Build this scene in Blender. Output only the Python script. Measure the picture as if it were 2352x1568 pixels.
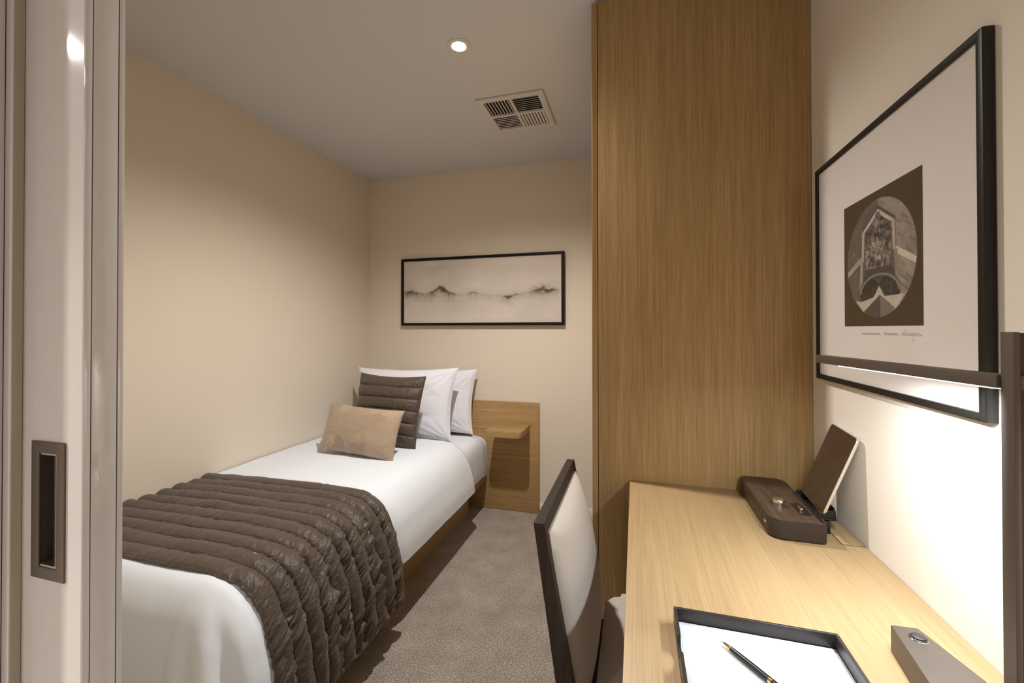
import bpy, bmesh, math, random
import numpy as np
from mathutils import Matrix, Vector

random.seed(7)
for o in list(bpy.data.objects):
    bpy.data.objects.remove(o, do_unlink=True)
scene = bpy.context.scene
col = scene.collection
PI = math.pi

# ------------------------------------------------------------------ camera
TH, PITCH, ROLL, FPX, CZ = .2820, .00766, -.00113, 978.62, 1.2525
def cam_ray(x3, y3):
    xc = x3 * math.cos(ROLL) + y3 * math.sin(ROLL)
    y2 = -x3 * math.sin(ROLL) + y3 * math.cos(ROLL)
    d = math.cos(PITCH) + y2 * math.sin(PITCH)
    y = -math.sin(PITCH) + y2 * math.cos(PITCH)
    R = Vector((math.cos(TH), math.sin(TH), 0)); F = Vector((-math.sin(TH), math.cos(TH), 0))
    return R * xc + F * d - Vector((0, 0, 1)) * y
fw = cam_ray(0, 0); rt = cam_ray(1, 0) - fw; dn = cam_ray(0, 1) - fw
fw.normalize(); rt.normalize(); dn.normalize()
cd = bpy.data.cameras.new('camera'); cam = bpy.data.objects.new('camera', cd); col.objects.link(cam)
M = Matrix.Identity(4)
for i in range(3):
    M[i][0], M[i][1], M[i][2] = rt[i], -dn[i], -fw[i]
M[2][3] = CZ
cam.matrix_world = M
cd.sensor_fit = 'HORIZONTAL'; cd.sensor_width = 36; cd.lens = 36 * FPX / 2352
cd.shift_y = -(784 - 748.33) / 2352
cd.clip_start = .01
scene.camera = cam

# ------------------------------------------------------------------ exposure, world, lights
vs = scene.view_settings
vs.view_transform = 'Standard'; vs.look = 'None'; vs.gamma = 1.0; vs.exposure = 0.2
try: vs.use_curve_mapping = False
except Exception: pass
w = bpy.data.worlds.new('world'); scene.world = w; w.use_nodes = True
w.node_tree.nodes['Background'].inputs[0].default_value = (.9, .85, .8, 1)
w.node_tree.nodes['Background'].inputs[1].default_value = 0.0
SPOT_ROOM, SPOT_HALL, LED_W = 112.0, 105.0, 3.9
WARM = (1.0, .955, .915)

# room numbers (metres)
XL, XR, YB, H = -1.98, .517, 2.863, 2.4
YW, ZD = 1.4957, .7444

# ------------------------------------------------------------------ helpers
def tag(o, label=None, cat=None, group=None, kind=None):
    if label: o['label'] = label
    if cat: o['category'] = cat
    if group: o['group'] = group
    if kind: o['kind'] = kind
    return o
def thing(name, loc, label, cat, group=None, kind=None):
    o = bpy.data.objects.new(name, None); o.empty_display_size = .05
    o.location = loc; col.objects.link(o)
    return tag(o, label, cat, group, kind)
def wpos(o):
    p = Vector(o.location)
    if o.parent: p = p + wpos(o.parent)
    return p
def link(name, me, mat, parent=None, smooth=None, origin=None):
    """vertices are given in world metres; they are moved to the object's own origin"""
    o = bpy.data.objects.new(name, me)
    if mat: me.materials.append(mat)
    if origin is None:
        co = np.empty(len(me.vertices) * 3); me.vertices.foreach_get('co', co); co = co.reshape(-1, 3)
        lo, hi = co.min(0), co.max(0)
        origin = Vector(((lo[0] + hi[0]) / 2, (lo[1] + hi[1]) / 2, lo[2]))
    origin = Vector(origin)
    me.transform(Matrix.Translation(-origin))
    o.location = origin
    if parent:
        o.parent = parent; o.location = origin - wpos(parent)
    col.objects.link(o)
    if smooth is not None:
        for p in me.polygons: p.use_smooth = True
        if smooth < 180:
            me.set_sharp_from_angle(angle=math.radians(smooth))
    return o
def bm_mesh(bm, name='m'):
    me = bpy.data.meshes.new(name); bmesh.ops.recalc_face_normals(bm, faces=bm.faces)
    bm.to_mesh(me); bm.free(); return me
def add_box(bm, x0, x1, y0, y1, z0, z1, bev=0, seg=2):
    r = bmesh.ops.create_cube(bm, size=1.0)
    vs_ = r['verts']
    for v in vs_:
        v.co = Vector(((x0 + x1) / 2 + v.co.x * (x1 - x0), (y0 + y1) / 2 + v.co.y * (y1 - y0), (z0 + z1) / 2 + v.co.z * (z1 - z0)))
    if bev:
        es = list({e for v in vs_ for e in v.link_edges})
        bmesh.ops.bevel(bm, geom=es, offset=bev, segments=seg, affect='EDGES', profile=.5)
def box(name, x0, x1, y0, y1, z0, z1, mat, parent=None, bev=0, seg=2, mtx=None):
    bm = bmesh.new(); add_box(bm, x0, x1, y0, y1, z0, z1, bev, seg)
    if mtx is not None: bmesh.ops.transform(bm, matrix=mtx, verts=bm.verts)
    return link(name, bm_mesh(bm), mat, parent, smooth=35 if bev else None)
def add_prism(bm, pts, z0, z1, bev=0, seg=2):
    a = [bm.verts.new((x, y, z0)) for x, y in pts]; b = [bm.verts.new((x, y, z1)) for x, y in pts]
    fs = [bm.faces.new(a[::-1]), bm.faces.new(b)]
    n = len(pts)
    for i in range(n): fs.append(bm.faces.new((a[i], a[(i + 1) % n], b[(i + 1) % n], b[i])))
    if bev:
        es = [e for e in bm.edges if (e.verts[0] in b and e.verts[1] in b) or (e.verts[0] in a and e.verts[1] in a)]
        bmesh.ops.bevel(bm, geom=es, offset=bev, segments=seg, affect='EDGES', profile=.5)
def prism(name, pts, z0, z1, mat, parent=None, bev=0, mtx=None, smooth=35):
    bm = bmesh.new(); add_prism(bm, pts, z0, z1, bev)
    if mtx is not None: bmesh.ops.transform(bm, matrix=mtx, verts=bm.verts)
    return link(name, bm_mesh(bm), mat, parent, smooth=smooth)
def rrect(x0, x1, y0, y1, r, n=6):
    """rounded rectangle outline; r is one radius or four (x0y0, x1y0, x1y1, x0y1)"""
    rs = r if isinstance(r, (list, tuple)) else (r,) * 4
    out = []
    for (cx, cy, a0), q in zip(((x0, y0, PI), (x1, y0, 1.5 * PI), (x1, y1, 0), (x0, y1, .5 * PI)), rs):
        px = cx + q if cx == x0 else cx - q; py = cy + q if cy == y0 else cy - q
        if q < 1e-5: out.append((cx, cy)); continue
        for k in range(n + 1):
            a = a0 + k / n * PI / 2; out.append((px + q * math.cos(a), py + q * math.sin(a)))
    return out
def add_lathe(bm, prof, cx, cy, n=32, mtx=None):
    rings = []
    for r, z in prof:
        rings.append([bm.verts.new((cx + r * math.cos(2 * PI * k / n), cy + r * math.sin(2 * PI * k / n), z)) for k in range(n)])
    for a, b in zip(rings, rings[1:]):
        for k in range(n): bm.faces.new((a[k], a[(k + 1) % n], b[(k + 1) % n], b[k]))
    bm.faces.new(rings[0][::-1]); bm.faces.new(rings[-1])
def lathe(name, prof, cx, cy, mat, parent=None, n=32, mtx=None, smooth=40):
    bm = bmesh.new(); add_lathe(bm, prof, cx, cy, n)
    if mtx is not None: bmesh.ops.transform(bm, matrix=mtx, verts=bm.verts)
    return link(name, bm_mesh(bm), mat, parent, smooth=smooth)
def grid_mesh(P, closed=False):
    """P: array (n, m, 3)"""
    n, m = P.shape[:2]
    idx = np.arange(n * m).reshape(n, m)
    f = np.stack([idx[:-1, :-1], idx[1:, :-1], idx[1:, 1:], idx[:-1, 1:]], -1).reshape(-1, 4)
    me = bpy.data.meshes.new('g'); me.from_pydata(P.reshape(-1, 3).tolist(), [], f.tolist()); me.update()
    return me
def frame_mesh(a0, a1, b0, b1, wid, d0, d1, plane, bev=.0015):
    """picture frame: outer a0..a1 x b0..b1, profile width wid, depth d0..d1 along the third axis"""
    bm = bmesh.new()
    o = [(a0, b0), (a1, b0), (a1, b1), (a0, b1)]
    i_ = [(a0 + wid, b0 + wid), (a1 - wid, b0 + wid), (a1 - wid, b1 - wid), (a0 + wid, b1 - wid)]
    def P(a, b, d): return (a, d, b) if plane == 'Y' else (d, a, b)
    rows = [[bm.verts.new(P(a, b, d)) for a, b in pts] for pts, d in ((o, d0), (o, d1), (i_, d1), (i_, d0))]
    for k in range(4):
        r0, r1 = rows[k], rows[(k + 1) % 4]
        for j in range(4): bm.faces.new((r0[j], r0[(j + 1) % 4], r1[(j + 1) % 4], r1[j]))
    bmesh.ops.recalc_face_normals(bm, faces=bm.faces)
    bmesh.ops.bevel(bm, geom=list(bm.edges), offset=bev, segments=2, affect='EDGES', profile=.5)
    return bm_mesh(bm)
# numpy value noise
_rng = np.random.RandomState(3); _T = _rng.rand(256, 256)
def vnoise(x, y):
    xi = np.floor(x).astype(int); yi = np.floor(y).astype(int); fx = x - xi; fy = y - yi
    fx = fx * fx * (3 - 2 * fx); fy = fy * fy * (3 - 2 * fy)
    g = lambda i, j: _T[i % 256, j % 256]
    return (g(xi, yi) * (1 - fx) + g(xi + 1, yi) * fx) * (1 - fy) + (g(xi, yi + 1) * (1 - fx) + g(xi + 1, yi + 1) * fx) * fy
def fbm(x, y, o=4):
    s = 0; a = .5
    for k in range(o): s = s + a * vnoise(x * 2 ** k + 17 * k, y * 2 ** k + 31 * k); a *= .5
    return s
def smooth01(t): t = np.clip(t, 0, 1); return t * t * (3 - 2 * t)
def catmull(pts, n):
    pts = np.array(pts, float); p = np.vstack([2 * pts[0] - pts[1], pts, 2 * pts[-1] - pts[-2]])
    out = []
    for i in range(len(pts) - 1):
        a, b, c, d = p[i:i + 4]
        for t in np.linspace(0, 1, 24, endpoint=False):
            out.append(.5 * (2 * b + (c - a) * t + (2 * a - 5 * b + 4 * c - d) * t * t + (3 * b - a - 3 * c + d) * t ** 3))
    out.append(pts[-1]); out = np.array(out)
    L = np.r_[0, np.cumsum(np.linalg.norm(np.diff(out, axis=0), axis=1))]
    s = np.linspace(0, L[-1], n)
    return np.stack([np.interp(s, L, out[:, k]) for k in range(out.shape[1])], 1), L[-1]

# ------------------------------------------------------------------ materials
def mat(name, base=(.8, .8, .8), rough=.5, metal=0, spec=.5, coat=0, sheen=0):
    m = bpy.data.materials.new(name); m.use_nodes = True
    b = m.node_tree.nodes['Principled BSDF']
    b.inputs['Base Color'].default_value = (*base, 1); b.inputs['Roughness'].default_value = rough
    b.inputs['Metallic'].default_value = metal; b.inputs['Specular IOR Level'].default_value = spec
    b.inputs['Coat Weight'].default_value = coat; b.inputs['Sheen Weight'].default_value = sheen
    return m
def nd(m, t, **kw):
    n = m.node_tree.nodes.new(t)
    for k, v in kw.items(): setattr(n, k, v)
    return n
def lk(m, a, b): m.node_tree.links.new(a, b)
def noise_tex(m, scale, detail=2, mapping=(1, 1, 1), rough=.5, coord='Object'):
    tc = nd(m, 'ShaderNodeTexCoord'); mp = nd(m, 'ShaderNodeMapping'); mp.inputs['Scale'].default_value = mapping
    n = nd(m, 'ShaderNodeTexNoise'); n.inputs['Scale'].default_value = scale; n.inputs['Detail'].default_value = detail
    n.inputs['Roughness'].default_value = rough
    lk(m, tc.outputs[coord], mp.inputs['Vector']); lk(m, mp.outputs[0], n.inputs['Vector'])
    return n.outputs['Fac']
def ramp(m, fac, stops):
    r = nd(m, 'ShaderNodeValToRGB'); e = r.color_ramp.elements
    while len(e) < len(stops): e.new(.5)
    for q, (p, c) in zip(e, stops): q.position = p; q.color = (*c, 1)
    lk(m, fac, r.inputs['Fac']); return r.outputs['Color']
def mixc(m, a, b, fac, mode='MIX'):
    n = nd(m, 'ShaderNodeMix', data_type='RGBA', blend_type=mode)
    for s, v in ((6, a), (7, b)):
        if hasattr(v, 'is_linked') or hasattr(v, 'links'): lk(m, v, n.inputs[s])
        else: n.inputs[s].default_value = (*v, 1)
    if isinstance(fac, (int, float)): n.inputs[0].default_value = fac
    else: lk(m, fac, n.inputs[0])
    return n.outputs[2]
def bump(m, h, strength, dist=.001):
    b = nd(m, 'ShaderNodeBump'); b.inputs['Strength'].default_value = strength; b.inputs['Distance'].default_value = dist
    lk(m, h, b.inputs['Height']); lk(m, b.outputs[0], m.node_tree.nodes['Principled BSDF'].inputs['Normal'])
def setcol(m, c): lk(m, c, m.node_tree.nodes['Principled BSDF'].inputs['Base Color'])

def oak(name, axis, light=(.52, .345, .160), dark=(.275, .165, .060), rough=.42):
    m = mat(name, rough=rough, spec=.35)
    al, ac = 1.0, 1.0
    def mp(a, c): return tuple(a if k == axis else c for k in 'xyz')
    fine = noise_tex(m, 1.0, 3, mp(4, 300), .65)
    mid = noise_tex(m, 1.0, 3, mp(1.3, 70), .6)
    big = noise_tex(m, 1.0, 2, mp(.6, 7), .5)
    c1 = ramp(m, fine, ((.33, dark), (.62, light)))
    c2 = ramp(m, mid, ((.3, tuple(d * 1.15 for d in dark)), (.7, tuple(min(1, l * 1.08) for l in light))))
    c = mixc(m, c1, c2, .38)
    c3 = ramp(m, big, ((.3, (.92, .91, .89)), (.7, (1.04, 1.035, 1.03))))
    c = mixc(m, c, c3, 1.0, 'MULTIPLY')
    setcol(m, c); bump(m, fine, .12, .0006)
    return m
M_OAKZ = oak('oak_vertical', 'z'); M_OAKY = oak('oak_along', 'y', light=(.43, .295, .155), dark=(.325, .21, .098)); M_OAKX = oak('oak_across', 'x')
M_WALL = mat('cream_wall_paint', (.77, .69, .575), .85, spec=.2)
bump(M_WALL, noise_tex(M_WALL, 260, 2), .06, .0005)
M_WALLR = mat('cream_wall_paint_right', (.78, .705, .605), .8, spec=.2)
bump(M_WALLR, noise_tex(M_WALLR, 260, 2), .06, .0005)
M_CEIL = mat('ceiling_paint', (.66, .665, .68), .9, spec=.15)
M_GLOSS = mat('white_gloss_paint', (.73, .705, .715), .07, spec=.5, coat=.3)
M_TRIM = mat('white_skirting_paint', (.82, .78, .72), .4)
M_REVEAL = mat('olive_reveal', (.44, .40, .32), .8)
M_GROOVE = mat('dark_groove', (.10, .085, .075), .8)
M_CARPET = mat('taupe_carpet', rough=1.0, spec=.05, sheen=.25)
_a = noise_tex(M_CARPET, 190, 2, rough=.8); _b = noise_tex(M_CARPET, 9, 3); _v = nd(M_CARPET, 'ShaderNodeTexVoronoi'); _v.inputs['Scale'].default_value = 260
_tc = nd(M_CARPET, 'ShaderNodeTexCoord'); lk(M_CARPET, _tc.outputs['Object'], _v.inputs['Vector'])
_c = ramp(M_CARPET, _a, ((.34, (.135, .11, .088)), (.66, (.63, .55, .47))))
_d = ramp(M_CARPET, _b, ((.3, (.85, .85, .85)), (.7, (1.12, 1.11, 1.1))))
setcol(M_CARPET, mixc(M_CARPET, _c, _d, 1.0, 'MULTIPLY')); bump(M_CARPET, _v.outputs['Distance'], .8, .004)
M_HALLF = mat('pale_bounce_floor', (.62, .57, .50), .45)  # unseen hall floor, made pale to bounce fill light upward
bump(M_HALLF, noise_tex(M_HALLF, 30, 3), .05, .001)
M_FRAME = mat('black_frame', (.010, .008, .006), .42, spec=.4)
M_FRAME2 = mat('black_satin_frame', (.009, .007, .005), .5, spec=.18)
M_BRONZE = mat('bronze_metal', (.115, .088, .070), .45, metal=.3)
M_BRONZE2 = mat('bronze_metal_inner', (.06, .047, .04), .5, metal=.4)
M_PLATE = mat('satin_bronze_plate', (.16, .13, .108), .42, metal=.6)
M_CHROME = mat('chrome', (.82, .80, .77), .12, metal=1)
M_GOLD = mat('gold', (.85, .62, .28), .18, metal=1)
M_BLACK = mat('black_plastic', (.012, .011, .010), .3)
M_SCREEN = mat('tablet_screen', (.035, .018, .013), .10, coat=.5)
M_ALU = mat('tablet_edge', (.75, .72, .68), .3, metal=.8)
M_DOCK = mat('walnut_dock', rough=.4, spec=.25)
_n = noise_tex(M_DOCK, 1, 3, (400, 6, 400)); setcol(M_DOCK, ramp(M_DOCK, _n, ((.3, (.050, .028, .018)), (.7, (.10, .064, .042)))))
M_DOCKS = mat('walnut_dock_side', (.040, .028, .020), .4, spec=.25)
M_WENGE = mat('dark_wenge_wood', rough=.5, spec=.22)
_n = noise_tex(M_WENGE, 1, 3, (90, 90, 5)); setcol(M_WENGE, ramp(M_WENGE, _n, ((.3, (.020, .012, .008)), (.7, (.042, .027, .019)))))
M_UPH = mat('beige_upholstery', (.53, .46, .395), .75, spec=.2, sheen=.1)
bump(M_UPH, noise_tex(M_UPH, 900, 2), .1, .0004)
M_SHEET = mat('white_cotton', (.79, .835, .89), .85, spec=.15, sheen=.05)
bump(M_SHEET, noise_tex(M_SHEET, 14, 3), .25, .004)
M_PILLOW = mat('white_pillow_cotton', (.82, .82, .88), .85, spec=.15)
bump(M_PILLOW, noise_tex(M_PILLOW, 11, 3), .3, .006)
M_QUILT = mat('brown_satin', (.082, .059, .043), .48, spec=.36, sheen=.14)
_n1 = noise_tex(M_QUILT, 1.0, 3, (55, 22, 55), .6); bump(M_QUILT, _n1, .8, .008)
M_TAN = mat('tan_satin', rough=.42, sheen=.2)
_v = nd(M_TAN, 'ShaderNodeTexVoronoi', distance='MANHATTAN'); _v.inputs['Scale'].default_value = 11
_tc = nd(M_TAN, 'ShaderNodeTexCoord'); lk(M_TAN, _tc.outputs['Object'], _v.inputs['Vector'])
setcol(M_TAN, ramp(M_TAN, _v.outputs['Color'], ((.2, (.34, .25, .17)), (.8, (.455, .345, .245)))))
M_PAPER = mat('ruled_paper', rough=.8)
_w = nd(M_PAPER, 'ShaderNodeTexWave', wave_type='BANDS', bands_direction='X'); _w.inputs['Scale'].default_value = 42
_tc = nd(M_PAPER, 'ShaderNodeTexCoord'); lk(M_PAPER, _tc.outputs['Object'], _w.inputs['Vector'])
setcol(M_PAPER, ramp(M_PAPER, _w.outputs['Fac'], ((.0, (.62, .63, .67)), (.14, (.72, .73, .76)))))
M_LEATHER = mat('dark_brown_leather', (.030, .022, .018), .38)
M_MATB = mat('mat_board', (.74, .68, .64), .9, spec=.1)
M_PENCIL = mat('pencil_grey', (.33, .28, .25), .8)
M_WHITEM = mat('white_metal', (.68, .65, .62), .5)
M_VOID = mat('dark_void', (.03, .027, .025), .9)
def attr_mat(name, rough):
    m = mat(name, rough=rough, spec=.2); a = nd(m, 'ShaderNodeVertexColor'); a.layer_name = 'art'
    setcol(m, a.outputs['Color']); return m
M_PAINT = attr_mat('ink_landscape', .6); M_PRINT = attr_mat('sepia_print', .7)
def emat(name, colr, s):
    m = bpy.data.materials.new(name); m.use_nodes = True; nt = m.node_tree; nt.nodes.clear()
    e = nt.nodes.new('ShaderNodeEmission'); e.inputs[0].default_value = (*colr, 1); e.inputs[1].default_value = s
    o = nt.nodes.new('ShaderNodeOutputMaterial'); nt.links.new(e.outputs[0], o.inputs[0]); return m
M_BULB = emat('bulb_glow', (1, .93, .84), 30)
M_LED = emat('led_glow', (.95, .98, 1), 7)
M_GLASS = bpy.data.materials.new('picture_glass'); M_GLASS.use_nodes = True
nt = M_GLASS.node_tree; nt.nodes.clear()
_t = nt.nodes.new('ShaderNodeBsdfTransparent'); _g = nt.nodes.new('ShaderNodeBsdfGlossy'); _g.inputs['Roughness'].default_value = .02
_l = nt.nodes.new('ShaderNodeLayerWeight'); _p = nt.nodes.new('ShaderNodeMath'); _p.operation = 'POWER'; _p.inputs[1].default_value = 4.0
nt.links.new(_l.outputs['Facing'], _p.inputs[0]); _f = nt.nodes.new('ShaderNodeMath'); _f.operation = 'MULTIPLY_ADD'; _f.inputs[1].default_value = .35; _f.inputs[2].default_value = .015; nt.links.new(_p.outputs[0], _f.inputs[0]); _m = nt.nodes.new('ShaderNodeMixShader'); _o = nt.nodes.new('ShaderNodeOutputMaterial')
nt.links.new(_f.outputs[0], _m.inputs[0]); nt.links.new(_t.outputs[0], _m.inputs[1]); nt.links.new(_g.outputs[0], _m.inputs[2]); nt.links.new(_m.outputs[0], _o.inputs[0])

# ------------------------------------------------------------------ the room
ST = lambda o: tag(o, kind='structure')
HX0, HX1, HY0 = -3.2, 2.4, -3.0
ST(box('floor', XL - .1, XR + .1, .424, YB + .12, -.10, 0, M_CARPET))
ST(box('floor_hall', HX0, HX1, HY0, .424, -.10, 0, M_HALLF))
# ceiling with a round hole cut for nothing: downlights sit proud of it
ST(box('ceiling', HX0, HX1, HY0, YB + .12, H, H + .1, M_CEIL))
ST(box('wall_left', XL - .1, XL, .50, YB, 0, H, M_WALL))
ST(box('wall_back', XL - .1, XR + .1, YB, YB + .12, 0, H, M_WALL))
ST(box('wall_right', XR, XR + .1, -.9, YB, 0, H, M_WALLR))
ST(box('wall_front', XL - .1, -.86, .455, .50, 0, H, M_WALL))
ST(box('wall_front_outer', HX0, -.8785, .345, .387, 0, H, M_GLOSS))
ST(box('wall_hall_left', HX0 - .1, HX0, HY0, .387, 0, H, M_WALL))
ST(box('wall_hall_rear', HX0, HX1, HY0 - .1, HY0, 0, H, M_WALL))
ST(box('wall_hall_right', HX1, HX1 + .1, HY0, -.8, 0, H, M_WALL))
ST(box('wall_hall_return', XR + .1, HX1, -.9, -.8, 0, H, M_WALL))
ST(box('baseboard_back', -.632, -.15, YB - .012, YB, 0, .06, M_TRIM, bev=.002))
ST(box('baseboard_right', XR - .012, XR, .2, YW - .002, 0, .06, M_TRIM, bev=.002))
jt = ST(box('trim_1', -.877, -.861, .3867, .400, 0, H, M_GLOSS, bev=.0012))
box('groove', -.8786, -.8768, .390, .399, 0, H, M_GROOVE, jt)
box('reveal_strip', -.8612, -.8598, .3882, .3990, 0, H, M_REVEAL, jt)  # added strip giving the jamb reveal its darker olive tone
# sliding door
DX = -.731
dr = thing('door_1', (-1.2, .424, 0), 'white gloss sliding door with a bronze flush pull', 'door', kind='structure')
bm = bmesh.new()
# leaf: the recess of the pull is cut out of it
hx0, hx1, hz0, hz1 = -.8205, -.787, .919, 1.0743
LZ = 2.39
add_box(bm, -1.70, hx0, .400, .448, .006, LZ); add_box(bm, hx1, DX - .0022, .400, .448, .006, LZ)
add_box(bm, hx0, hx1, .400, .448, .006, hz0); add_box(bm, hx0, hx1, .400, .448, hz1, LZ); add_box(bm, hx0, hx1, .422, .448, hz0, hz1)
link('leaf', bm_mesh(bm), M_GLOSS, dr)
box('edge_strip', DX - .0022, DX, .4000, .4085, .006, LZ, M_GLOSS, dr, bev=.0008)
box('edge_strip', DX - .0022, DX, .4097, .4395, .006, LZ, M_GLOSS, dr, bev=.0006)
box('edge_strip', DX - .0022, DX, .4410, .4480, .006, LZ, M_GLOSS, dr, bev=.0008)
box('edge_groove', DX - .0030, DX - .0018, .4082, .4413, .006, LZ, M_GROOVE, dr)
fp = link('flush_pull', frame_mesh(-.8355, -.7650, .899, 1.0935, .0165, .3975, .401, 'Y', .0008), M_PLATE, dr, smooth=35)
tag(fp, 'bronze rectangular flush pull')
bm = bmesh.new()
pa, pb, pc, pd = hx0 + .0002, hx1 - .0002, hz0 + .0002, hz1 - .0002
for q in (((pa, .4205, pc), (pb, .4205, pc), (pb, .4205, pd), (pa, .4205, pd)),
          ((pa, .3985, pc), (pa, .4205, pc), (pa, .4205, pd), (pa, .3985, pd)),
          ((pb, .3985, pc), (pb, .4205, pc), (pb, .4205, pd), (pb, .3985, pd)),
          ((pa, .3985, pc), (pb, .3985, pc), (pb, .4205, pc), (pa, .4205, pc)),
          ((pa, .3985, pd), (pb, .3985, pd), (pb, .4205, pd), (pa, .4205, pd))):
    bm.faces.new([bm.verts.new(v) for v in q])
link('recess_liner', bm_mesh(bm), M_PLATE, fp)
box('inner_lip', pb - .008, pb, .408, .4205, pc, pd, M_PLATE, fp)

# ------------------------------------------------------------------ wardrobe
wd = thing('wardrobe', (.19, 2.17, 0), 'tall oak veneer wardrobe reaching the ceiling behind the desk', 'wardrobe')
WT = H - .011
box('side_panel', -.1231, XR - .0015, YW, YW + .020, .002, WT, M_OAKZ, wd, bev=.0008)
box('back_panel', -.1231, XR - .0015, YB - .03, YB - .013, .002, WT, M_OAKZ, wd)
box('top_panel', -.1231, XR - .0015, YW + .02, YB - .03, WT - .02, WT, M_OAKZ, wd)
box('plinth', -.10, XR - .0015, YW + .02, YB - .03, .002, .06, M_OAKZ, wd)
for k in range(2):
    y0 = YW + .0005 + k * .677
    d = box('wardrobe_door', -.1443, -.1253, y0, y0 + .674, .012, WT - .004, M_OAKZ, wd, bev=.0008)
box('shadow_strip', -.1252, -.1232, YW + .012, YB - .02, .012, WT - .004, M_VOID, wd)

# ------------------------------------------------------------------ desk
dk = thing('desk', (.25, .98, 0), 'pale oak desk fixed along the wall under the framed print', 'desk')
DY0 = .47
box('desk_top', -.0195, XR - .001, DY0, YW - .0008, ZD - .036, ZD, M_OAKY, dk, bev=.0012)
box('end_panel', .02, XR - .014, DY0 + .01, DY0 + .045, .001, ZD - .0362, M_OAKZ, dk)
box('back_rail', XR - .05, XR - .014, DY0 + .046, YW - .002, .45, ZD - .0362, M_OAKY, dk)
box('flap_gap', .4655, .5120, 1.1835, 1.4615, ZD + .0001, ZD + .0004, M_VOID, dk)
box('cable_flap', .4670, .5110, 1.1850, 1.4600, ZD + .0001, ZD + .0009, M_OAKY, dk)

# ------------------------------------------------------------------ bed
bd = thing('bed', (-1.49, 1.86, 0), 'single bed with oak platform along the cream wall', 'bed')
box('platform', XL + .003, -1.008, .835, YB - .034, .195, .272, M_OAKY, bd, bev=.002)
box('base_panel', -1.112, -1.092, 1.0, 2.70, .001, .194, M_OAKY, bd)
box('base_panel', -1.9, -1.113, 1.0, 1.02, .001, .194, M_OAKX, bd)
box('base_panel', -1.9, -1.113, 2.68, 2.70, .001, .194, M_OAKX, bd)
# mattress in its fitted sheet: soft box with small side creases at the head
def mattress():
    n, m = 60, 90
    prof, L = catmull([(XL + .006, .515), (-1.5, .521), (-1.2, .522), (-1.08, .519), (-1.025, .50), (-1.000, .455), (-.991, .38), (-.990, .30), (-.994, .252)], n)
    ys = np.linspace(.955, 2.826, m)
    P = np.zeros((n, m, 3))
    P[:, :, 0] = prof[:, 0:1]; P[:, :, 1] = ys[None]; P[:, :, 2] = prof[:, 1:2]
    s = np.linspace(0, L, n)[:, None]
    side = smooth01((s - (L - .25)) / .1)
    P[:, :, 0] += side * .006 * (fbm(s * 6 + 3, ys[None] * 26, 3) - .45)
    headend = smooth01((ys[None] - 2.70) / .12)
    P[:, :, 2] -= headend * .018 * np.ones_like(s); P[:, :, 0] -= side * headend ** 2 * .008
    lip = P[-1:, :, :].copy(); lip[:, :, 0] = -1.0065; lip2 = lip.copy(); lip2[:, :, 2] = .2725; bot = lip2.copy(); bot[:, :, 0] = XL + .006
    P = np.concatenate([P, lip, lip2, bot, P[:1]], 0)
    me = grid_mesh(P)
    bm = bmesh.new(); bm.from_mesh(me); bmesh.ops.remove_doubles(bm, verts=bm.verts, dist=1e-5); bmesh.ops.holes_fill(bm, edges=bm.edges)
    return bm_mesh(bm)
tag(link('mattress', mattress(), M_SHEET, bd, smooth=50), 'white sheeted mattress')

# headboard with its bedside shelf
hb = thing('headboard', (-1.3, YB - .016, 0), 'oak headboard panel with a small bedside shelf', 'headboard')
box('panel', XL + .003, -.634, YB - .030, YB - .0005, .002, .748, M_OAKX, hb, bev=.0012)
prism('bedside_shelf', rrect(-.938, -.695, 2.598, YB - .0305, (.028, .028, 0, 0)), .560, .600, M_OAKX, hb, bev=.0015)

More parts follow.
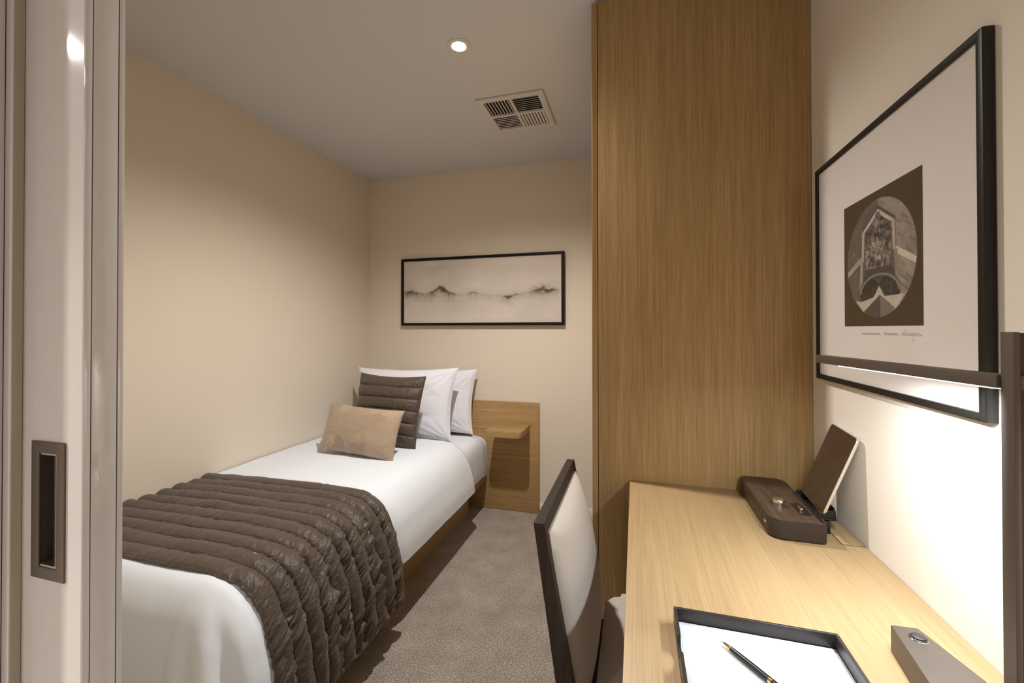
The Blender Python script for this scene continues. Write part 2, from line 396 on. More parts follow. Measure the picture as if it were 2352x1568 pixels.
# duvet: flat top, rounded right side and foot
Q_PROF = [(-1.972, .545), (-1.8, .551), (-1.6, .555), (-1.3, .557), (-1.17, .554), (-1.09, .543), (-1.035, .517), (-.999, .468), (-.970, .40), (-.949, .33), (-.937, .26), (-.930, .19), (-.926, .128)]
def duvet():
    # outline profile past the inset line: (out, drop) by arc length
    pr, L = catmull([(0, 0), (.05, .004), (.10, .020), (.145, .058), (.176, .110), (.196, .170), (.210, .225), (.216, .285)], 80)
    sl = np.linspace(0, L, 80)
    xin, yin = -1.165, .955
    n, m = 170, 230
    sx = np.concatenate([np.linspace(XL + .008 - xin, 0, 60), np.linspace(0, L, n - 59)[1:]])
    sy = np.concatenate([np.linspace(2.425 - yin, 0, 110), -np.linspace(0, L - .05, m - 109)[1:]])
    A, B = np.meshgrid(sx, -sy, indexing='ij')      # A past right line, B past foot line
    a, b = np.maximum(A, 0), np.maximum(B, 0)
    s = (a ** 5 + b ** 5 + 1e-12) ** .2
    th = np.arctan2(b, a)
    out = np.interp(s, sl, pr[:, 0]); drop = np.interp(s, sl, pr[:, 1]) + np.maximum(s - L, 0)
    both = (a > 0) & (b > 0)
    out = out * np.where(both, 1 + .10 * np.sin(2 * th) * smooth01(s / .25), 1)
    dx = np.where(A > 0, np.cos(th) * out, A); dy = np.where(B > 0, np.sin(th) * out * .65, B)
    skirt = smooth01((drop - .02) / .2)
    # hanging folds: strong at the foot corner, faint elsewhere
    per = np.where(both, .4 * th / (PI / 2), np.where(A > 0, B, .4 - A))
    cor = np.exp(-((th - .95) / .42) ** 2) * both
    fold = skirt * (.004 * (fbm(per * 9 + 5, s * 1.5, 3) - .47) * 2 + cor * .017 * np.sin(th * 12 + s * 6))
    nx = np.where(both, np.cos(th), (A > 0) * 1.0); ny = np.where(both, np.sin(th), (B > 0) * 1.0)
    dx += fold * nx; dy += fold * ny
    Yg = yin - dy
    under = smooth01((Yg - .905) / .03) * smooth01((1.635 - Yg) / .06)
    dx -= .015 * under * smooth01(a / .12)
    top = .548 - .010 * smooth01((-(xin + A) - 1.55) / .4)
    z = top - drop - .007 * under + .011 * (fbm(A * 5 + 2, B * 4, 4) - .47) * (1 - .6 * skirt) + .004 * fbm(A * 2, B * 30, 2) * skirt
    P = np.stack([xin + dx, yin - dy, z], -1)
    return P
P = duvet()
me = grid_mesh(P)
dv = link('duvet', me, M_SHEET, smooth=180)
sm = dv.modifiers.new('thick', 'SOLIDIFY'); sm.thickness = .014; sm.offset = -1
tag(dv, 'white cotton duvet spread over the single bed', 'duvet')

# quilted bed runner: padded channels with gathered creases
def quilt():
    n, m = 640, 300
    pr, L = catmull(Q_PROF, n)
    tg = np.gradient(pr, axis=0); tg /= np.linalg.norm(tg, axis=1)[:, None]
    nrm = np.stack([-tg[:, 1], tg[:, 0]], 1)
    t = np.linspace(0, 1, m); s = np.linspace(0, L, n)
    S, T = np.meshgrid(s, t, indexing='ij')
    NCH = 10
    y0, y1 = .926, 1.592
    Tw = np.clip(T + .018 * (fbm(S * 5 + 9, T * 3, 3) - .45) * np.sin(PI * T), 0, .9999)
    ch = Tw * NCH; ci = np.floor(ch); fr = ch - ci
    side = smooth01((S - (L - .56)) / .22)          # creases strengthen down the side
    puff = np.abs(np.sin(PI * fr)) ** .62
    seam = np.minimum(fr, 1 - fr)
    # gathered creases run across each channel, slanting, sharper towards the seams
    slant = (fr - .5) * (.020 + .022 * side) + .010 * (vnoise(S * 16 + ci * 3, fr * 2) - .5)
    def crease(freq, off):
        v = vnoise((S + slant) * freq + ci * 37.3 + off, fr * 1.1 + ci * 5.3 + off)
        return np.abs(2 * v - 1)                     # sharp valleys
    c1, c2, c3 = crease(34, 0), crease(62, 40), crease(110, 90)
    patch = smooth01((vnoise(S * 9 + ci * 4.1 + 3, ci * 1.7 + fr) - .25) / .5)
    amp = (.30 + .70 * patch) * (.60 + 1.15 * side)
    h = .0125 * puff * (.75 + .5 * vnoise(S * 8 + ci * 7, ci * 2.2))
    h += amp * (.0072 * (c1 - .5) + .0058 * (c2 - .5) + .0028 * (c3 - .5)) * (.45 + .65 * np.exp(-(seam / .30) ** 2) + .55 * side)
    h -= .0030 * np.exp(-(seam / .035) ** 2)         # stitched seam
    h += .010 * (fbm(S * 4, T * 5 + 7, 3) - .45) * (1 - .4 * side)
    h += side * .010 * (vnoise(S * 6 + 2, T * 4) - .5)
    edge = smooth01(np.minimum(T, 1 - T) / .012) * smooth01((L - S) / .012)
    h = h * edge + .006
    X = pr[:, 0:1] + nrm[:, 0:1] * h + .012 * (fbm(T * 6 + 2, S * 0 + 1, 2) - .45) * side
    Z = pr[:, 1:2] + nrm[:, 1:2] * h
    X = np.maximum(X, XL + .003)
    Y = y0 + (y1 - y0) * T + .005 * (vnoise(S * 14, T * 2) - .5) + .004 * (c1 - .5) * side + side * (T - .5) * (-.03)
    Z = Z + .012 * (vnoise(T * 9, S * 0 + 4) - .5) * smooth01((S - (L - .1)) / .1)
    return np.stack([X, Y, Z], -1)
qt = link('quilted_runner', grid_mesh(quilt()), M_QUILT, smooth=180)
sm = qt.modifiers.new('thick', 'SOLIDIFY'); sm.thickness = .006; sm.offset = -1
tag(qt, 'dark brown satin quilted throw laid across the foot of the bed', 'bed throw')

# pillows
def pillow(name, W, Hh, T, mtx, material, label, cat, group=None, pinch=.06, channels=0, flange=0, n=110, wrinkle=.011, seed=0, taper=0):
    u = np.linspace(-1, 1, n); U, V = np.meshgrid(u, u, indexing='ij')
    # denser sampling near the border
    U = np.sign(U) * (1 - (1 - np.abs(U)) ** 1.35); V = np.sign(V) * (1 - (1 - np.abs(V)) ** 1.35)
    X = U * W / 2 * (1 - pinch * (1 - V ** 2)); Z = V * Hh / 2 * (1 - pinch * 1.1 * (1 - U ** 2))
    X = X * (1 + taper * V)
    f = np.clip((1 - np.abs(U) ** 2.6) * (1 - np.abs(V) ** 2.6), 0, 1) ** .55
    if flange:
        e = np.minimum(1 - np.abs(U), (1 - np.abs(V)) * Hh / W)
        f *= smooth01(e / flange) ** .5
    wr = wrinkle * (fbm(U * 2.2 + seed, V * 2.6 + seed * 3, 4) - .47) * f * 2
    r = np.sqrt((1 - np.abs(U)) ** 2 + (1 - np.abs(V)) ** 2)
    wr = wr + wrinkle * .6 * np.sin(np.arctan2(1 - np.abs(U), 1 - np.abs(V)) * 18 + seed) * np.exp(-(r / .45) ** 2) * f
    d = T / 2 * f + wr
    if channels:
        fr = (V + 1) / 2 * channels + .04 * np.sin(U * 2.5 + seed); fr = fr - np.floor(fr)
        d = d + (np.abs(np.sin(PI * fr)) ** .5 - .75) * .011 * smooth01(f * 3) - .0035 * np.exp(-(np.minimum(fr, 1 - fr) / .05) ** 2) * smooth01(f * 3) + .003 * (vnoise(U * 26, V * channels) - .5) * f
    front = np.stack([X, -d, Z], -1); back = np.stack([X, T / 2 * f, Z], -1)[::-1]
    F = np.concatenate([front.reshape(-1, 3), back.reshape(-1, 3)])
    idx = np.arange(n * n).reshape(n, n)
    q = np.stack([idx[:-1, :-1], idx[1:, :-1], idx[1:, 1:], idx[:-1, 1:]], -1).reshape(-1, 4)
    me = bpy.data.meshes.new(name); me.from_pydata(F.tolist(), [], np.concatenate([q, q + n * n]).tolist()); me.update()
    bm = bmesh.new(); bm.from_mesh(me); bmesh.ops.remove_doubles(bm, verts=bm.verts, dist=2e-5)
    bmesh.ops.transform(bm, matrix=mtx, verts=bm.verts)
    o = link(name, bm_mesh(bm), material, smooth=180)
    return tag(o, label, cat, group)
def pose(x, y, z, lean, yaw=0, roll=0):
    """pillow standing with its base centre at (x, y, z), leaning back (+Y) by lean degrees"""
    return Matrix.Translation((x, y, z)) @ Matrix.Rotation(math.radians(yaw), 4, 'Z') @ Matrix.Rotation(math.radians(-lean), 4, 'X') @ Matrix.Rotation(math.radians(roll), 4, 'Y')
def up(h): return Matrix.Translation((0, 0, h / 2))
pillow('pillow', .70, .445, .15, pose(-1.408, 2.70, .530, 10, 3, -1) @ up(.445), M_PILLOW, 'white pillow standing against the oak headboard', 'pillow', pinch=.07, taper=.02, flange=.05, seed=3)
pillow('pillow', .72, .47, .16, pose(-1.472, 2.475, .538, 12, 2, -1) @ up(.465), M_PILLOW, 'white pillow leaning behind the dark quilted cushion', 'pillow', pinch=.075, taper=.03, flange=.05, seed=8)
pillow('cushion', .47, .43, .14, pose(-1.452, 2.215, .560, 15, -2, 1) @ up(.43), M_QUILT, 'square dark brown satin cushion with horizontal quilted bands', 'cushion', pinch=.07, channels=6, seed=5, wrinkle=.004)
pillow('cushion', .50, .27, .12, pose(-1.475, 1.995, .564, 20, -2, 2.5) @ up(.27), M_TAN, 'small tan satin lumbar cushion on the white duvet', 'cushion', pinch=.06, seed=12, wrinkle=.005)

# ------------------------------------------------------------------ chair tucked under the desk
chair = thing('desk_chair', (.03, 1.09, 0), 'dark wood chair with beige upholstered back tucked under the desk', 'chair')
CY0, CY1 = .862, 1.315
def back_x(z): return -.204 + .16 * (.852 - z) * .9          # front-to-back lean of the back
def leg_poly(z0, z1):
    pass
def post(name, y0, y1, z0, z1, mt, x_of, thick, n=10):
    bm = bmesh.new(); rows = []
    for k in range(n + 1):
        z = z0 + (z1 - z0) * k / n; x = x_of(z); t = thick(z)
        rows.append([bm.verts.new(p) for p in ((x, y0, z), (x + t, y0, z), (x + t, y1, z), (x, y1, z))])
    for a, b in zip(rows, rows[1:]):
        for j in range(4): bm.faces.new((a[j], a[(j + 1) % 4], b[(j + 1) % 4], b[j]))
    bm.faces.new(rows[0]); bm.faces.new(rows[-1])
    return link(name, bm_mesh(bm), mt, chair, smooth=30)
def thick(z): return .022 + .045 * max(0, .852 - z) * .9 if z > .45 else .042
def leg_x(z): return back_x(z) if z > .45 else back_x(.45) - .10 * (.45 - z)
for y0, y1 in ((CY0, CY0 + .022), (CY1 - .022, CY1)):
    post('leg', y0, y1, .001, .852, M_WENGE, leg_x, thick, 16)
post('back_panel', CY0 + .022, CY1 - .022, .42, .852, M_WENGE, back_x, lambda z: .020, 8)
# padded back: bulging front
def pad():
    n, m = 36, 30
    z = np.linspace(.43, .824, n); y = np.linspace(CY0 + .024, CY1 - .024, m)
    Zg, Yg = np.meshgrid(z, y, indexing='ij')
    fz = (Zg - z[0]) / (z[-1] - z[0]); fy = (Yg - y[0]) / (y[-1] - y[0])
    bul = (np.clip(1 - np.abs(2 * fz - 1) ** 2.5, 0, 1) ** .5) * (np.clip(1 - np.abs(2 * fy - 1) ** 2.5, 0, 1) ** .5)
    X = back_x(Zg) + .0205 + .005 + .050 * bul
    P = np.stack([X, Yg, Zg], -1)
    B = P.copy(); B[:, :, 0] = back_x(Zg) + .0203
    f = P.reshape(-1, 3); b = B.reshape(-1, 3)
    idx = np.arange(n * m).reshape(n, m)
    q = np.stack([idx[:-1, :-1], idx[1:, :-1], idx[1:, 1:], idx[:-1, 1:]], -1).reshape(-1, 4)
    ring = np.concatenate([idx[0, :], idx[1:, -1], idx[-1, -2::-1], idx[-2:0:-1, 0]])
    s = np.stack([ring, np.roll(ring, -1), np.roll(ring, -1) + n * m, ring + n * m], -1)
    me = bpy.data.meshes.new('pad'); me.from_pydata(np.concatenate([f, b]).tolist(), [], np.concatenate([q, (q + n * m)[:, ::-1], s]).tolist())
    bm = bmesh.new(); bm.from_mesh(me); return bm_mesh(bm)
tag(link('back_pad', pad(), M_UPH, chair, smooth=45), 'beige upholstered back pad')
sx0 = back_x(.45) + .060
bm = bmesh.new(); add_prism(bm, rrect(sx0, sx0 + .44, CY0 - .012, CY1 + .006, .045), .385, .462, bev=.022)
tag(link('seat', bm_mesh(bm), M_UPH, chair, smooth=60), 'beige upholstered seat')
for y0, y1 in ((CY0, CY0 + .035), (CY1 - .035, CY1)):
    box('leg', sx0 + .385, sx0 + .42, y0, y1, .001, .384, M_WENGE, chair, bev=.002)
    box('seat_rail', leg_x(.36) + .042, sx0 + .384, y0 + .004, y0 + .028, .335, .384, M_WENGE, chair)
box('seat_rail', leg_x(.36) + .045, leg_x(.36) + .067, CY0 + .03, CY1 - .03, .335, .384, M_WENGE, chair)

# ------------------------------------------------------------------ pictures
# panoramic painting on the end wall
pt = thing('framed_painting', (-1.07, YB - .017, 1.28), 'wide black framed ink landscape painting above the bed', 'painting')
link('frame', frame_mesh(-1.683, -.457, 1.2805, 1.7765, .019, YB - .034, YB - .001, 'Y'), M_FRAME2, pt, smooth=35)
def art_mesh(nu, nv, place, colour):
    u = np.linspace(0, 1, nu); v = np.linspace(0, 1, nv); U, V = np.meshgrid(u, v, indexing='ij')
    P = place(U, V); me = grid_mesh(P)
    c = np.clip(colour(U, V), 0, 1).reshape(-1, 3)
    a = me.color_attributes.new('art', 'FLOAT_COLOR', 'POINT')
    a.data.foreach_set('color', np.concatenate([c, np.ones((len(c), 1))], 1).astype(np.float32).ravel()); return me
def landscape(U, V):
    base = np.stack([.63 + 0 * U, .565 + 0 * U, .50 + 0 * U], -1)
    sm_ = fbm(U * 6, V * 5 + 3, 4)
    base = base * (0.90 + .28 * sm_)[..., None]
    base = base * (1 - .22 * np.exp(-((V - .88) / .05) ** 2 - ((U - .25) / .12) ** 2) * fbm(U * 30, V * 12, 2))[..., None]
    ridge = np.interp(U, [0, .05, .10, .15, .20, .25, .29, .34, .40, .47, .50, .58, .66, .70, .74, .80, .86, .92, 1], [.505, .515, .48, .455, .50, .575, .52, .455, .43, .475, .45, .41, .40, .395, .43, .44, .49, .49, .475])
    ridge = ridge + .02 * (fbm(U * 40, U * 0, 3) - .45)
    dens = np.interp(U, [0, .08, .14, .2, .26, .32, .36, .42, .48, .5, .54, .62, .68, .71, .74, .8, .85, .9, .95, .975, 1], [.75, .55, .35, .6, 1, .75, .2, .08, .7, .25, .1, .2, .55, .4, .35, .2, .45, .55, .5, .4, .05])
    dv_ = V - ridge
    below = np.exp(-np.abs(dv_) / np.where(dv_ > 0, .02, .075))
    drip = fbm(U * 90, V * 3, 2)
    line = np.exp(-(dv_ / .012) ** 2)
    ink = dens * (below * (.5 + 1.0 * drip) * .9 + line * .5 * (vnoise(U * 70, V * 4) > .35))
    st = np.zeros_like(U)
    for x, a in ((.02, .10), (.026, .06), (.255, .10), (.27, .06), (.305, .13), (.685, .05)):
        st += np.exp(-((U - x) / .0022) ** 2) * ((V < np.interp(x, U[:, 0], ridge[:, 0])) & (V > np.interp(x, U[:, 0], ridge[:, 0]) - a)) * .5
    clump = np.exp(-((U - .905) / .06) ** 2 - ((V - .50 - .02 * np.sin(U * 60)) / .06) ** 2) * smooth01((fbm(U * 38, V * 24, 3) - .22) / .45)
    clump += np.exp(-((U - .69) / .018) ** 2 - ((V - .39) / .03) ** 2) * .7 * (.3 + fbm(U * 60, V * 30, 2))
    wash = np.exp(-((V - ridge + .03) / .10) ** 2) * .16 * fbm(U * 8, V * 8, 3)
    fill = (dv_ < 0) * np.exp(np.minimum(dv_, 0) / .06) * (np.exp(-((U - .25) / .075) ** 2) * .75 + np.exp(-((U - .04) / .05) ** 2) * .55 + np.exp(-((U - .90) / .06) ** 2) * .7) * smooth01(fbm(U * 24, V * 14 + 5, 3) * 1.3)
    wash = wash + fill
    ink = ink * (.25 + 1.5 * fbm(U * 45 + 3, V * 26, 3))
    ink = np.clip(ink * 1.15 + st + clump * .8 + wash, 0, .92)[..., None]
    inkc = np.array([.075, .055, .022])
    wm = (smooth01((vnoise(U * 25, V * 10) - .45) / .3) * (U < .5) * .8)[..., None]
    warm = np.array([.20, .115, .055]) * wm + inkc * (1 - wm)
    return base * (1 - ink) + warm * ink
me = art_mesh(520, 210, lambda U, V: np.stack([-1.6635 + U * 1.187, 0 * U + YB - .026, 1.2998 + V * .4574], -1), landscape)
link('canvas', me, M_PAINT, pt)
box('backing_board', -1.666, -.474, YB - .0245, YB - .004, 1.298, 1.759, M_FRAME2, pt)

# large framed print on the right wall
pr_ = thing('framed_print', (XR - .009, 1.115, 1.1115), 'large black framed print of a carved stone crest', 'framed print')
FX = .500
link('frame', frame_mesh(.8065, 1.4255, 1.1115, 1.7060, .0135, FX, XR - .001, 'X'), M_FRAME, pr_, smooth=35)
box('mat_board', FX + .0055, XR - .004, .8192, 1.4128, 1.1242, 1.6933, M_MATB, pr_)
def crest(U, V):
    A = 1.04
    def poly(pts):
        ins = np.zeros(U.shape, bool); n = len(pts); j = n - 1
        for i in range(n):
            xi, yi = pts[i]; xj, yj = pts[j]
            c = ((yi > V) != (yj > V)) & (U < (xj - xi) * (V - yi) / (yj - yi + 1e-9) + xi); ins ^= c; j = i
        return ins
    dark = np.array([.040, .029, .016])
    C = np.zeros(U.shape + (3,)) + dark
    sep = lambda g: np.stack([g, g * .84, g * .69], -1)
    circ = ((U - .5) / .445) ** 2 + ((V - .5) / .435) ** 2 < 1
    # brick walls each side of the corner
    right = U > .505
    y = np.where(right, V + .62 * (U - .5), V - .62 * (U - .5))
    row = np.floor(y * 34); fy = y * 34 - row
    xx = U * np.where(right, 11, 14) + .5 * (row % 2); fx = xx - np.floor(xx)
    mort = (fy < .22) | (fx < .10)
    rnd = _T[(row.astype(int) * 7) % 256, (np.floor(xx).astype(int) * 13) % 256]
    g = np.where(right, .105 + .09 * rnd, .060 + .030 * rnd); g = np.where(mort, np.where(right, .165, .075), g)
    g = g * (.8 + .4 * fbm(U * 20, V * 20, 3))
    # pale stone bands
    def band(p, val):
        nonlocal g
        k = poly(p); g = np.where(k, val * (.8 + .35 * fbm(U * 25, V * 25, 3)), g)
    band([(.03, .435), (.27, .545), (.27, .498), (.03, .385)], .22)
    band([(.70, .565), (.98, .42), (.98, .375), (.70, .515)], .36)
    # niche: roof, side posts
    band([(.507, .885), (.72, .752), (.73, .52), (.765, .23), (.25, .24), (.275, .52), (.285, .745)], .075)
    band([(.507, .862), (.693, .745), (.693, .72), (.507, .825), (.305, .715), (.305, .738)], .33)
    band([(.507, .892), (.725, .752), (.725, .742), (.507, .872), (.28, .735), (.28, .748)], .05)
    band([(.29, .735), (.325, .735), (.31, .50), (.275, .50)], .26); band([(.672, .742), (.712, .738), (.722, .52), (.69, .53)], .25)
    band([(.262, .53), (.30, .53), (.285, .26), (.248, .27)], .20); band([(.70, .53), (.742, .53), (.762, .25), (.725, .25)], .15)
    # carved figure: crown, head, shield, supporters
    tex = .5 * vnoise(U * 70, V * 70) + .5 * vnoise(U * 36 + 9, V * 36)
    def ell(cx, cy, rx, ry, lo, hi):
        nonlocal g
        k = ((U - cx) / rx) ** 2 + ((V - cy) / ry) ** 2; ins = k < 1
        sh = np.clip(1 - k, 0, 1) ** .5
        g = np.where(ins, (lo + (hi - lo) * np.clip(tex * 1.5 - .35, 0, 1)) * (.45 + .65 * sh), g)
    ell(.507, .60, .16, .17, .02, .20); ell(.507, .745, .085, .07, .02, .22); ell(.507, .81, .035, .035, .03, .26)
    ell(.40, .67, .07, .06, .01, .14); ell(.615, .67, .07, .06, .01, .14)
    ell(.505, .575, .105, .105, .05, .30); ell(.505, .655, .12, .03, .02, .17)
    ell(.36, .53, .03, .10, .05, .28); ell(.645, .53, .03, .10, .05, .30)
    for x in (.39, .45, .51, .57, .62): ell(x, .435, .035, .04, .02, .22)
    band([(.33, .43), (.67, .43), (.72, .34), (.30, .34)], .045)
    # bowl below with its rim
    ell(.385, .265, .135, .10, .02, .045); ell(.635, .26, .135, .105, .02, .045)
    k = np.abs(np.sqrt(((U - .51) / .25) ** 2 + ((V - .245) / .135) ** 2) - 1) < .06
    g = np.where(k & (V > .25), .13, g)
    band([(.517, .295), (.585, .215), (.82, .215), (.72, .118), (.527, .228), (.30, .11), (.185, .205), (.27, .19), (.445, .215)], .30)
    band([(.53, .222), (.70, .125), (.62, .06), (.53, .05)], .11); band([(.53, .222), (.53, .05), (.42, .06), (.32, .115)], .055)
    edge = np.sqrt(((U - .5) / .445) ** 2 + ((V - .5) / .435) ** 2)
    C = np.where(circ[..., None], sep(g), C)
    return C * np.where(circ, 1.75, 1.6)[..., None]
me = art_mesh(330, 320, lambda U, V: np.stack([0 * U + FX + .0052, 1.2605 - U * .3045, 1.2585 + V * .2945], -1), crest)
link('print', me, M_PRINT, pr_)
# pencil signature: thin raised strokes
bm = bmesh.new()
sy, first = 1.178, True
def stroke(pts, r=.00045):
    prev = None
    for y, z in pts:
        cur = [bm.verts.new((FX + .0050, y, z - r)), bm.verts.new((FX + .0050, y, z + r))]
        if prev: bm.faces.new((prev[0], cur[0], cur[1], prev[1]))
        prev = cur
def word(y_a, y_b, loops, amp, sd):
    rr = random.Random(sd); pts = []
    for k in range(loops * 8 + 1):
        t = k / (loops * 8); a = amp * (.6 + .7 * rr.random()) if k % 4 == 0 else amp * .6
        pts.append((y_a + (y_b - y_a) * t + .002 * math.sin(k * PI / 2), 1.2415 + a * math.sin(k * PI / 4)))
    stroke(pts)
word(1.178, 1.100, 9, .0022, 1); word(1.085, 1.035, 6, .003, 2); word(1.022, .962, 6, .0035, 4)
stroke([(1.085, 1.2415), (1.080, 1.2505), (1.076, 1.2415)]); stroke([(1.020, 1.2395), (1.012, 1.2515), (1.006, 1.2405)]); stroke([(.990, 1.244), (.984, 1.232), (.990, 1.229)])
link('signature', bm_mesh(bm), M_PENCIL, pr_)
box('glass', FX + .0034, FX + .0046, .8185, 1.4135, 1.1235, 1.6940, M_GLASS, pr_)

# ------------------------------------------------------------------ desk lamp
lp = thing('desk_lamp', (.414, .66, ZD), 'bronze desk lamp with a long horizontal light bar', 'desk lamp')
prism('base', [(.3851, .8146), (.3560, .578), (.4773, .578), (.4210, .8168)], ZD + .0005, ZD + .042, M_BRONZE, lp, bev=.0012)
BX, BYC = .4072, .7885
lathe('button', [(.0108, ZD + .0421), (.0108, ZD + .0440), (.0094, ZD + .0446), (.0090, ZD + .0440), (.0086, ZD + .0440), (.0084, ZD + .0462), (.0072, ZD + .0470), (.0001, ZD + .0472)], BX, BYC, M_BRONZE2, lp)
lathe('button_ring', [(.0114, ZD + .0421), (.0114, ZD + .0428), (.0109, ZD + .0432), (.0109, ZD + .0421)], BX, BYC, M_CHROME, lp)
YAW = Matrix.Translation((.3952, .6195, 0)) @ Matrix.Rotation(math.radians(6.9), 4, 'Z')
PZ0, PZ1, AZ0, AZ1 = ZD + .0422, 1.2488, 1.1847, 1.2000
bm = bmesh.new()
add_box(bm, .003, .0095, -.0150, 0, PZ0, PZ1, .0006); add_box(bm, .0385, .045, -.0150, 0, PZ0, PZ1, .0006)
link('post', (lambda b: (bmesh.ops.transform(b, matrix=YAW, verts=b.verts), bm_mesh(b))[1])(bm), M_BRONZE, lp, smooth=35)
box('post_core', .0096, .0384, -.0105, -.0045, PZ0, PZ1 - .001, M_BRONZE2, lp, mtx=YAW)
box('cross_bar', .0096, .0384, -.0149, -.0002, AZ0, AZ1, M_BRONZE, lp, mtx=YAW)
arm = box('arm', 0, .018, .0012, .3805, AZ0, AZ1, M_BRONZE, lp, bev=.0008, mtx=YAW)
box('light_strip', .003, .015, .010, .310, AZ0 - .0014, AZ0 - .0001, M_LED, lp, mtx=YAW)
LA = bpy.data.lights.new('light_strip_beam', 'AREA'); LA.shape = 'RECTANGLE'; LA.size = .010; LA.size_y = .31; LA.energy = LED_W; LA.color = (.82, .92, 1.0); LA.spread = math.radians(165)
lo = bpy.data.objects.new('light_strip_beam', LA); col.objects.link(lo)
lo.parent = lp; lo.matrix_local = Matrix.Translation(-Vector(lp.location)) @ YAW @ Matrix.Translation((.009, .168, AZ0 - .0022))

# ------------------------------------------------------------------ audio dock and tablet
dc = thing('audio_dock', (.38, 1.33, ZD), 'dark walnut audio dock with a chrome knob at the desk end', 'audio dock')
TOP = ZD + .050
bx = [(.312, 1.478)] 
body = rrect(.3115, .431, 1.168, 1.484, (.028, .006, .028, .016), 8)
prism('body', body, ZD + .003, TOP - .004, M_DOCKS, dc, bev=.002)
prism('top_plate', rrect(.3120, .4305, 1.1685, 1.4835, (.0275, .006, .0275, .0155), 8), TOP - .0038, TOP, M_DOCK, dc, bev=.0012)
prism('foot', rrect(.325, .42, 1.18, 1.47, .02), ZD + .0002, ZD + .0029, M_BLACK, dc)
lathe('knob', [(.0122, TOP + .0002), (.0122, TOP + .0060), (.0105, TOP + .0065), (.0105, TOP + .0090), (.0138, TOP + .0095), (.0138, TOP + .0165), (.0130, TOP + .0176), (.0001, TOP + .0176)], .355, 1.2575, M_CHROME, dc)
prism('connector_well', [(.386, 1.279), (.391, 1.207), (.4155, 1.212), (.412, 1.290)], TOP + .0001, TOP + .0007, M_BLACK, dc)
box('connector', .396, .404, 1.235, 1.258, TOP + .0007, TOP + .006, M_CHROME, dc, bev=.0015)
box('side_button', .3090, .3113, 1.1985, 1.2110, ZD + .026, ZD + .0335, M_CHROME, dc, bev=.0006)
# cradle behind the body
bm = bmesh.new()
add_box(bm, .4312, .462, 1.235, 1.372, ZD + .0004, ZD + .031, .001)
add_box(bm, .4312, .478, 1.240, 1.372, ZD + .0312, ZD + .036, .001)
add_prism(bm, [(.4312, 1.240), (.478, 1.246), (.478, 1.250), (.4312, 1.244)], ZD + .036, ZD + .054)
add_box(bm, .4312, .478, 1.368, 1.372, ZD + .036, ZD + .060, .001)
add_box(bm, .4740, .478, 1.2501, 1.3679, ZD + .036, ZD + .060, .001)
link('cradle', bm_mesh(bm), M_BLACK, dc, smooth=35)
prism('rest_bar', [(.4215, 1.172), (.4305, 1.172), (.4305, 1.375), (.4215, 1.375)], TOP + .0002, TOP + .0030, M_BLACK, dc, bev=.0008)
# tablet: corner points measured, then squared up
B1, B2, T1, T2 = (Vector(v) for v in ((.4380, 1.366, .8025), (.4362, 1.2137, .8095), (.5070, 1.341, .9905), (.5045, 1.188, .998)))
al = (B1 - B2).normalized(); upv = ((T1 - B1) + (T2 - B2)).normalized()
p, q = (al + upv).normalized(), (al - upv).normalized(); al, upv = (p + q).normalized(), (p - q).normalized()
nv = al.cross(upv)
if nv.x > 0: nv = -nv
p0 = (B1 + B2 + T1 + T2) / 4
TM = Matrix(((al.x, upv.x, nv.x, p0.x), (al.y, upv.y, nv.y, p0.y), (al.z, upv.z, nv.z, p0.z), (0, 0, 0, 1)))
tb = thing('tablet', ((B1.x + B2.x) / 2, (B1.y + B2.y) / 2, B1.z - .005), 'slim tablet with a dark blank screen leaning in the dock', 'tablet')
TW, TH_ = .0765, .1015
prism('case', rrect(-TW, TW, -TH_, TH_, .009), -.0064, -.0004, M_ALU, tb, bev=.0018, mtx=TM)
prism('screen', rrect(-TW + .0012, TW - .0012, -TH_ + .0012, TH_ - .0012, .008), -.0003, .0006, M_SCREEN, tb, mtx=TM)

# ------------------------------------------------------------------ stationery tray, paper, pen
tr = thing('stationery_tray', (.183, .695, ZD), 'dark brown leather stationery tray with finger notches', 'tray')
tx0, tx1, ty0, ty1, tz = .0615, .3035, .600, .7885, ZD + .030
box('tray_base', tx0, tx1, ty0, ty1, ZD + .0005, ZD + .0040, M_LEATHER, tr, bev=.0008)
box('rim', tx0, tx1, ty1 - .005, ty1, ZD + .0041, tz, M_LEATHER, tr, bev=.0010)
box('rim', tx0, tx1, ty0, ty0 + .005, ZD + .0041, tz, M_LEATHER, tr, bev=.0010)
for x0 in (tx0, tx1 - .005):
    pts = [(ty0 + .0051, ZD + .0041), (ty1 - .0051, ZD + .0041), (ty1 - .0051, tz)]
    if x0 == tx0:
        pts += [(.7175, tz)] + [(.6985 + .019 * math.cos(a), tz - .0215 * math.sin(a) ** .6 if math.sin(a) > 0 else tz) for a in np.linspace(0, PI, 14)[1:-1]] + [(.6795, tz)]
    pts += [(ty0 + .0051, tz)]
    bm = bmesh.new(); a = [bm.verts.new((x0, y, z)) for y, z in pts]; b = [bm.verts.new((x0 + .005, y, z)) for y, z in pts]
    bm.faces.new(a); bm.faces.new(b[::-1])
    for k in range(len(pts)): bm.faces.new((a[k], b[k], b[(k + 1) % len(pts)], a[(k + 1) % len(pts)]))
    link('rim', bm_mesh(bm), M_LEATHER, tr)
pp = box('writing_paper', tx0 + .0058, tx1 - .0058, ty0 + .0058, ty1 - .0062, ZD + .0042, ZD + .0085, M_PAPER)
tag(pp, 'stack of white ruled paper lying in the leather tray', 'paper')
pen_a, pen_b = Vector((.1300, .7440, ZD + .0133)), Vector((.2150, .6380, ZD + .0133))
pn = thing('pen', tuple((pen_a + pen_b) / 2 - Vector((0, 0, .0045))), 'slim black ballpoint pen with gold tip and ring', 'pen')
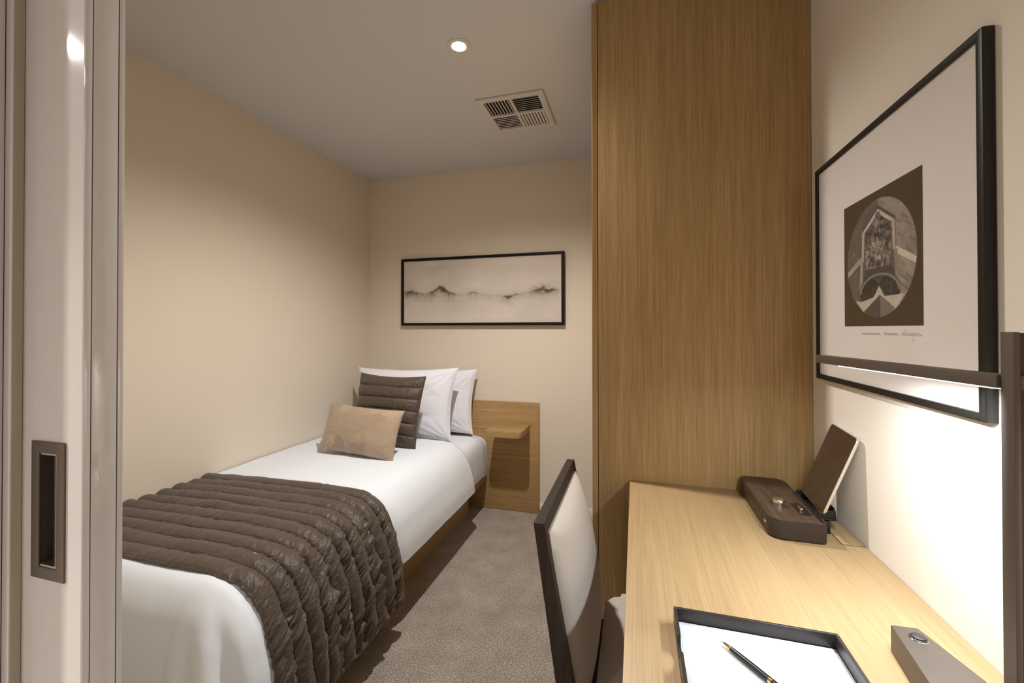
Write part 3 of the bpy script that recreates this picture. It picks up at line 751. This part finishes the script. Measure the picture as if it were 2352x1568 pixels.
ax = (pen_b - pen_a); Lp = ax.length; PM = Matrix.Translation(pen_a) @ ax.to_track_quat('Z', 'Y').to_matrix().to_4x4()
lathe('tip', [(.0008, 0), (.0010, .003), (.0022, .0045), (.0033, .0165)], 0, 0, M_GOLD, pn, 16, PM)
lathe('barrel', [(.0034, .0166), (.0041, .03), (.0045, .055), (.0045, .0795)], 0, 0, M_BLACK, pn, 20, PM)
lathe('ring', [(.0045, .0796), (.0048, .0799), (.0048, .0842), (.0045, .0845)], 0, 0, M_GOLD, pn, 20, PM)
lathe('cap', [(.0045, .0846), (.0045, .11), (.0036, Lp - .004), (.0024, Lp)], 0, 0, M_BLACK, pn, 20, PM)

# ------------------------------------------------------------------ ceiling: air vent and downlights
vt = thing('air_vent', (-.5945, 2.166, H - .012), 'square white ceiling air vent with four louvred quarters', 'air vent')
vx0, vx1, vy0, vy1 = -.766, -.423, 1.986, 2.346
bm = bmesh.new(); me = frame_mesh(vx0, vx1, vy0, vy1, .030, 0, .01, 'Y', .0015)
me.transform(Matrix(((1, 0, 0, 0), (0, 0, 1, 0), (0, 1, 0, H - .0112), (0, 0, 0, 1)))); bm.free()
link('vent_frame', me, M_WHITEM, vt, smooth=35)
cx, cy = (vx0 + vx1) / 2, (vy0 + vy1) / 2
box('vent_divider', cx - .007, cx + .007, vy0 + .0301, vy1 - .0301, H - .0105, H - .0014, M_WHITEM, vt)
box('vent_divider', vx0 + .0301, cx - .0071, cy - .007, cy + .007, H - .0105, H - .0014, M_WHITEM, vt)
box('vent_divider', cx + .0071, vx1 - .0301, cy - .007, cy + .007, H - .0105, H - .0014, M_WHITEM, vt)
box('vent_backing', vx0 + .028, vx1 - .028, vy0 + .028, vy1 - .028, H - .0012, H - .0003, M_VOID, vt)
for i in (0, 1):
    for j in (0, 1):
        a0, a1 = (vx0 + .031, cx - .008) if i == 0 else (cx + .008, vx1 - .031)
        b0, b1 = (vy0 + .031, cy - .008) if j == 0 else (cy + .008, vy1 - .031)
        alongy = (i + j) % 2 == 0
        tilt = {(0, 0): 40, (1, 0): 40, (0, 1): 16, (1, 1): 14}[(i, j)]
        N = 8
        for k in range(N):
            t = (k + .5) / N
            bm = bmesh.new(); hw = .0066
            if alongy:
                add_box(bm, -hw, hw, b0, b1, -.0006, .0006)
                bmesh.ops.transform(bm, matrix=Matrix.Translation((a0 + (a1 - a0) * t, 0, H - .0062)) @ Matrix.Rotation(math.radians(tilt), 4, 'Y'), verts=bm.verts)
            else:
                add_box(bm, a0, a1, -hw, hw, -.0006, .0006)
                bmesh.ops.transform(bm, matrix=Matrix.Translation((0, b0 + (b1 - b0) * t, H - .0062)) @ Matrix.Rotation(math.radians(tilt), 4, 'X'), verts=bm.verts)
            link('slat', bm_mesh(bm), M_WHITEM, vt)
def downlight(x, y, power, label, cone=152, blend=1.0, group=None):
    t = thing('downlight', (x, y, H - .006), label, 'downlight', group)
    lathe('trim_ring', [(.046, H - .0005), (.046, H - .003), (.042, H - .0055), (.029, H - .0040), (.0285, H - .0005)], x, y, M_WHITEM, t)
    lathe('bulb', [(.0275, H - .0005), (.0275, H - .0030), (.020, H - .0065), (.0001, H - .008)], x, y, M_BULB, t)
    L = bpy.data.lights.new('downlight_beam', 'SPOT'); L.energy = power; L.color = WARM; L.spot_size = math.radians(cone); L.spot_blend = blend; L.shadow_soft_size = .030
    lo = bpy.data.objects.new('downlight_beam', L); col.objects.link(lo); lo.parent = t; lo.location = (0, 0, -.040)
    return t
downlight(-.683, 1.589, SPOT_ROOM, 'small round glowing downlight in the bedroom ceiling beside the air vent')
downlight(-2.12, -.25, SPOT_HALL * 1.7, 'round downlight in the hallway ceiling outside the sliding door')
downlight(-.2, -1.35, SPOT_HALL * .12, 'added fill downlight in the unseen hallway ceiling opposite the open doorway')  # this and the next two: unseen lamps added for ambient fill
downlight(-1.5, -1.5, SPOT_HALL * .6, 'added fill downlight in the middle of the unseen hallway ceiling')  # added to raise the bounce light from the hall
downlight(1.3, -1.9, SPOT_HALL * .2, 'added fill downlight in the unseen hallway ceiling beside the return wall')  # added weak fill, out of view
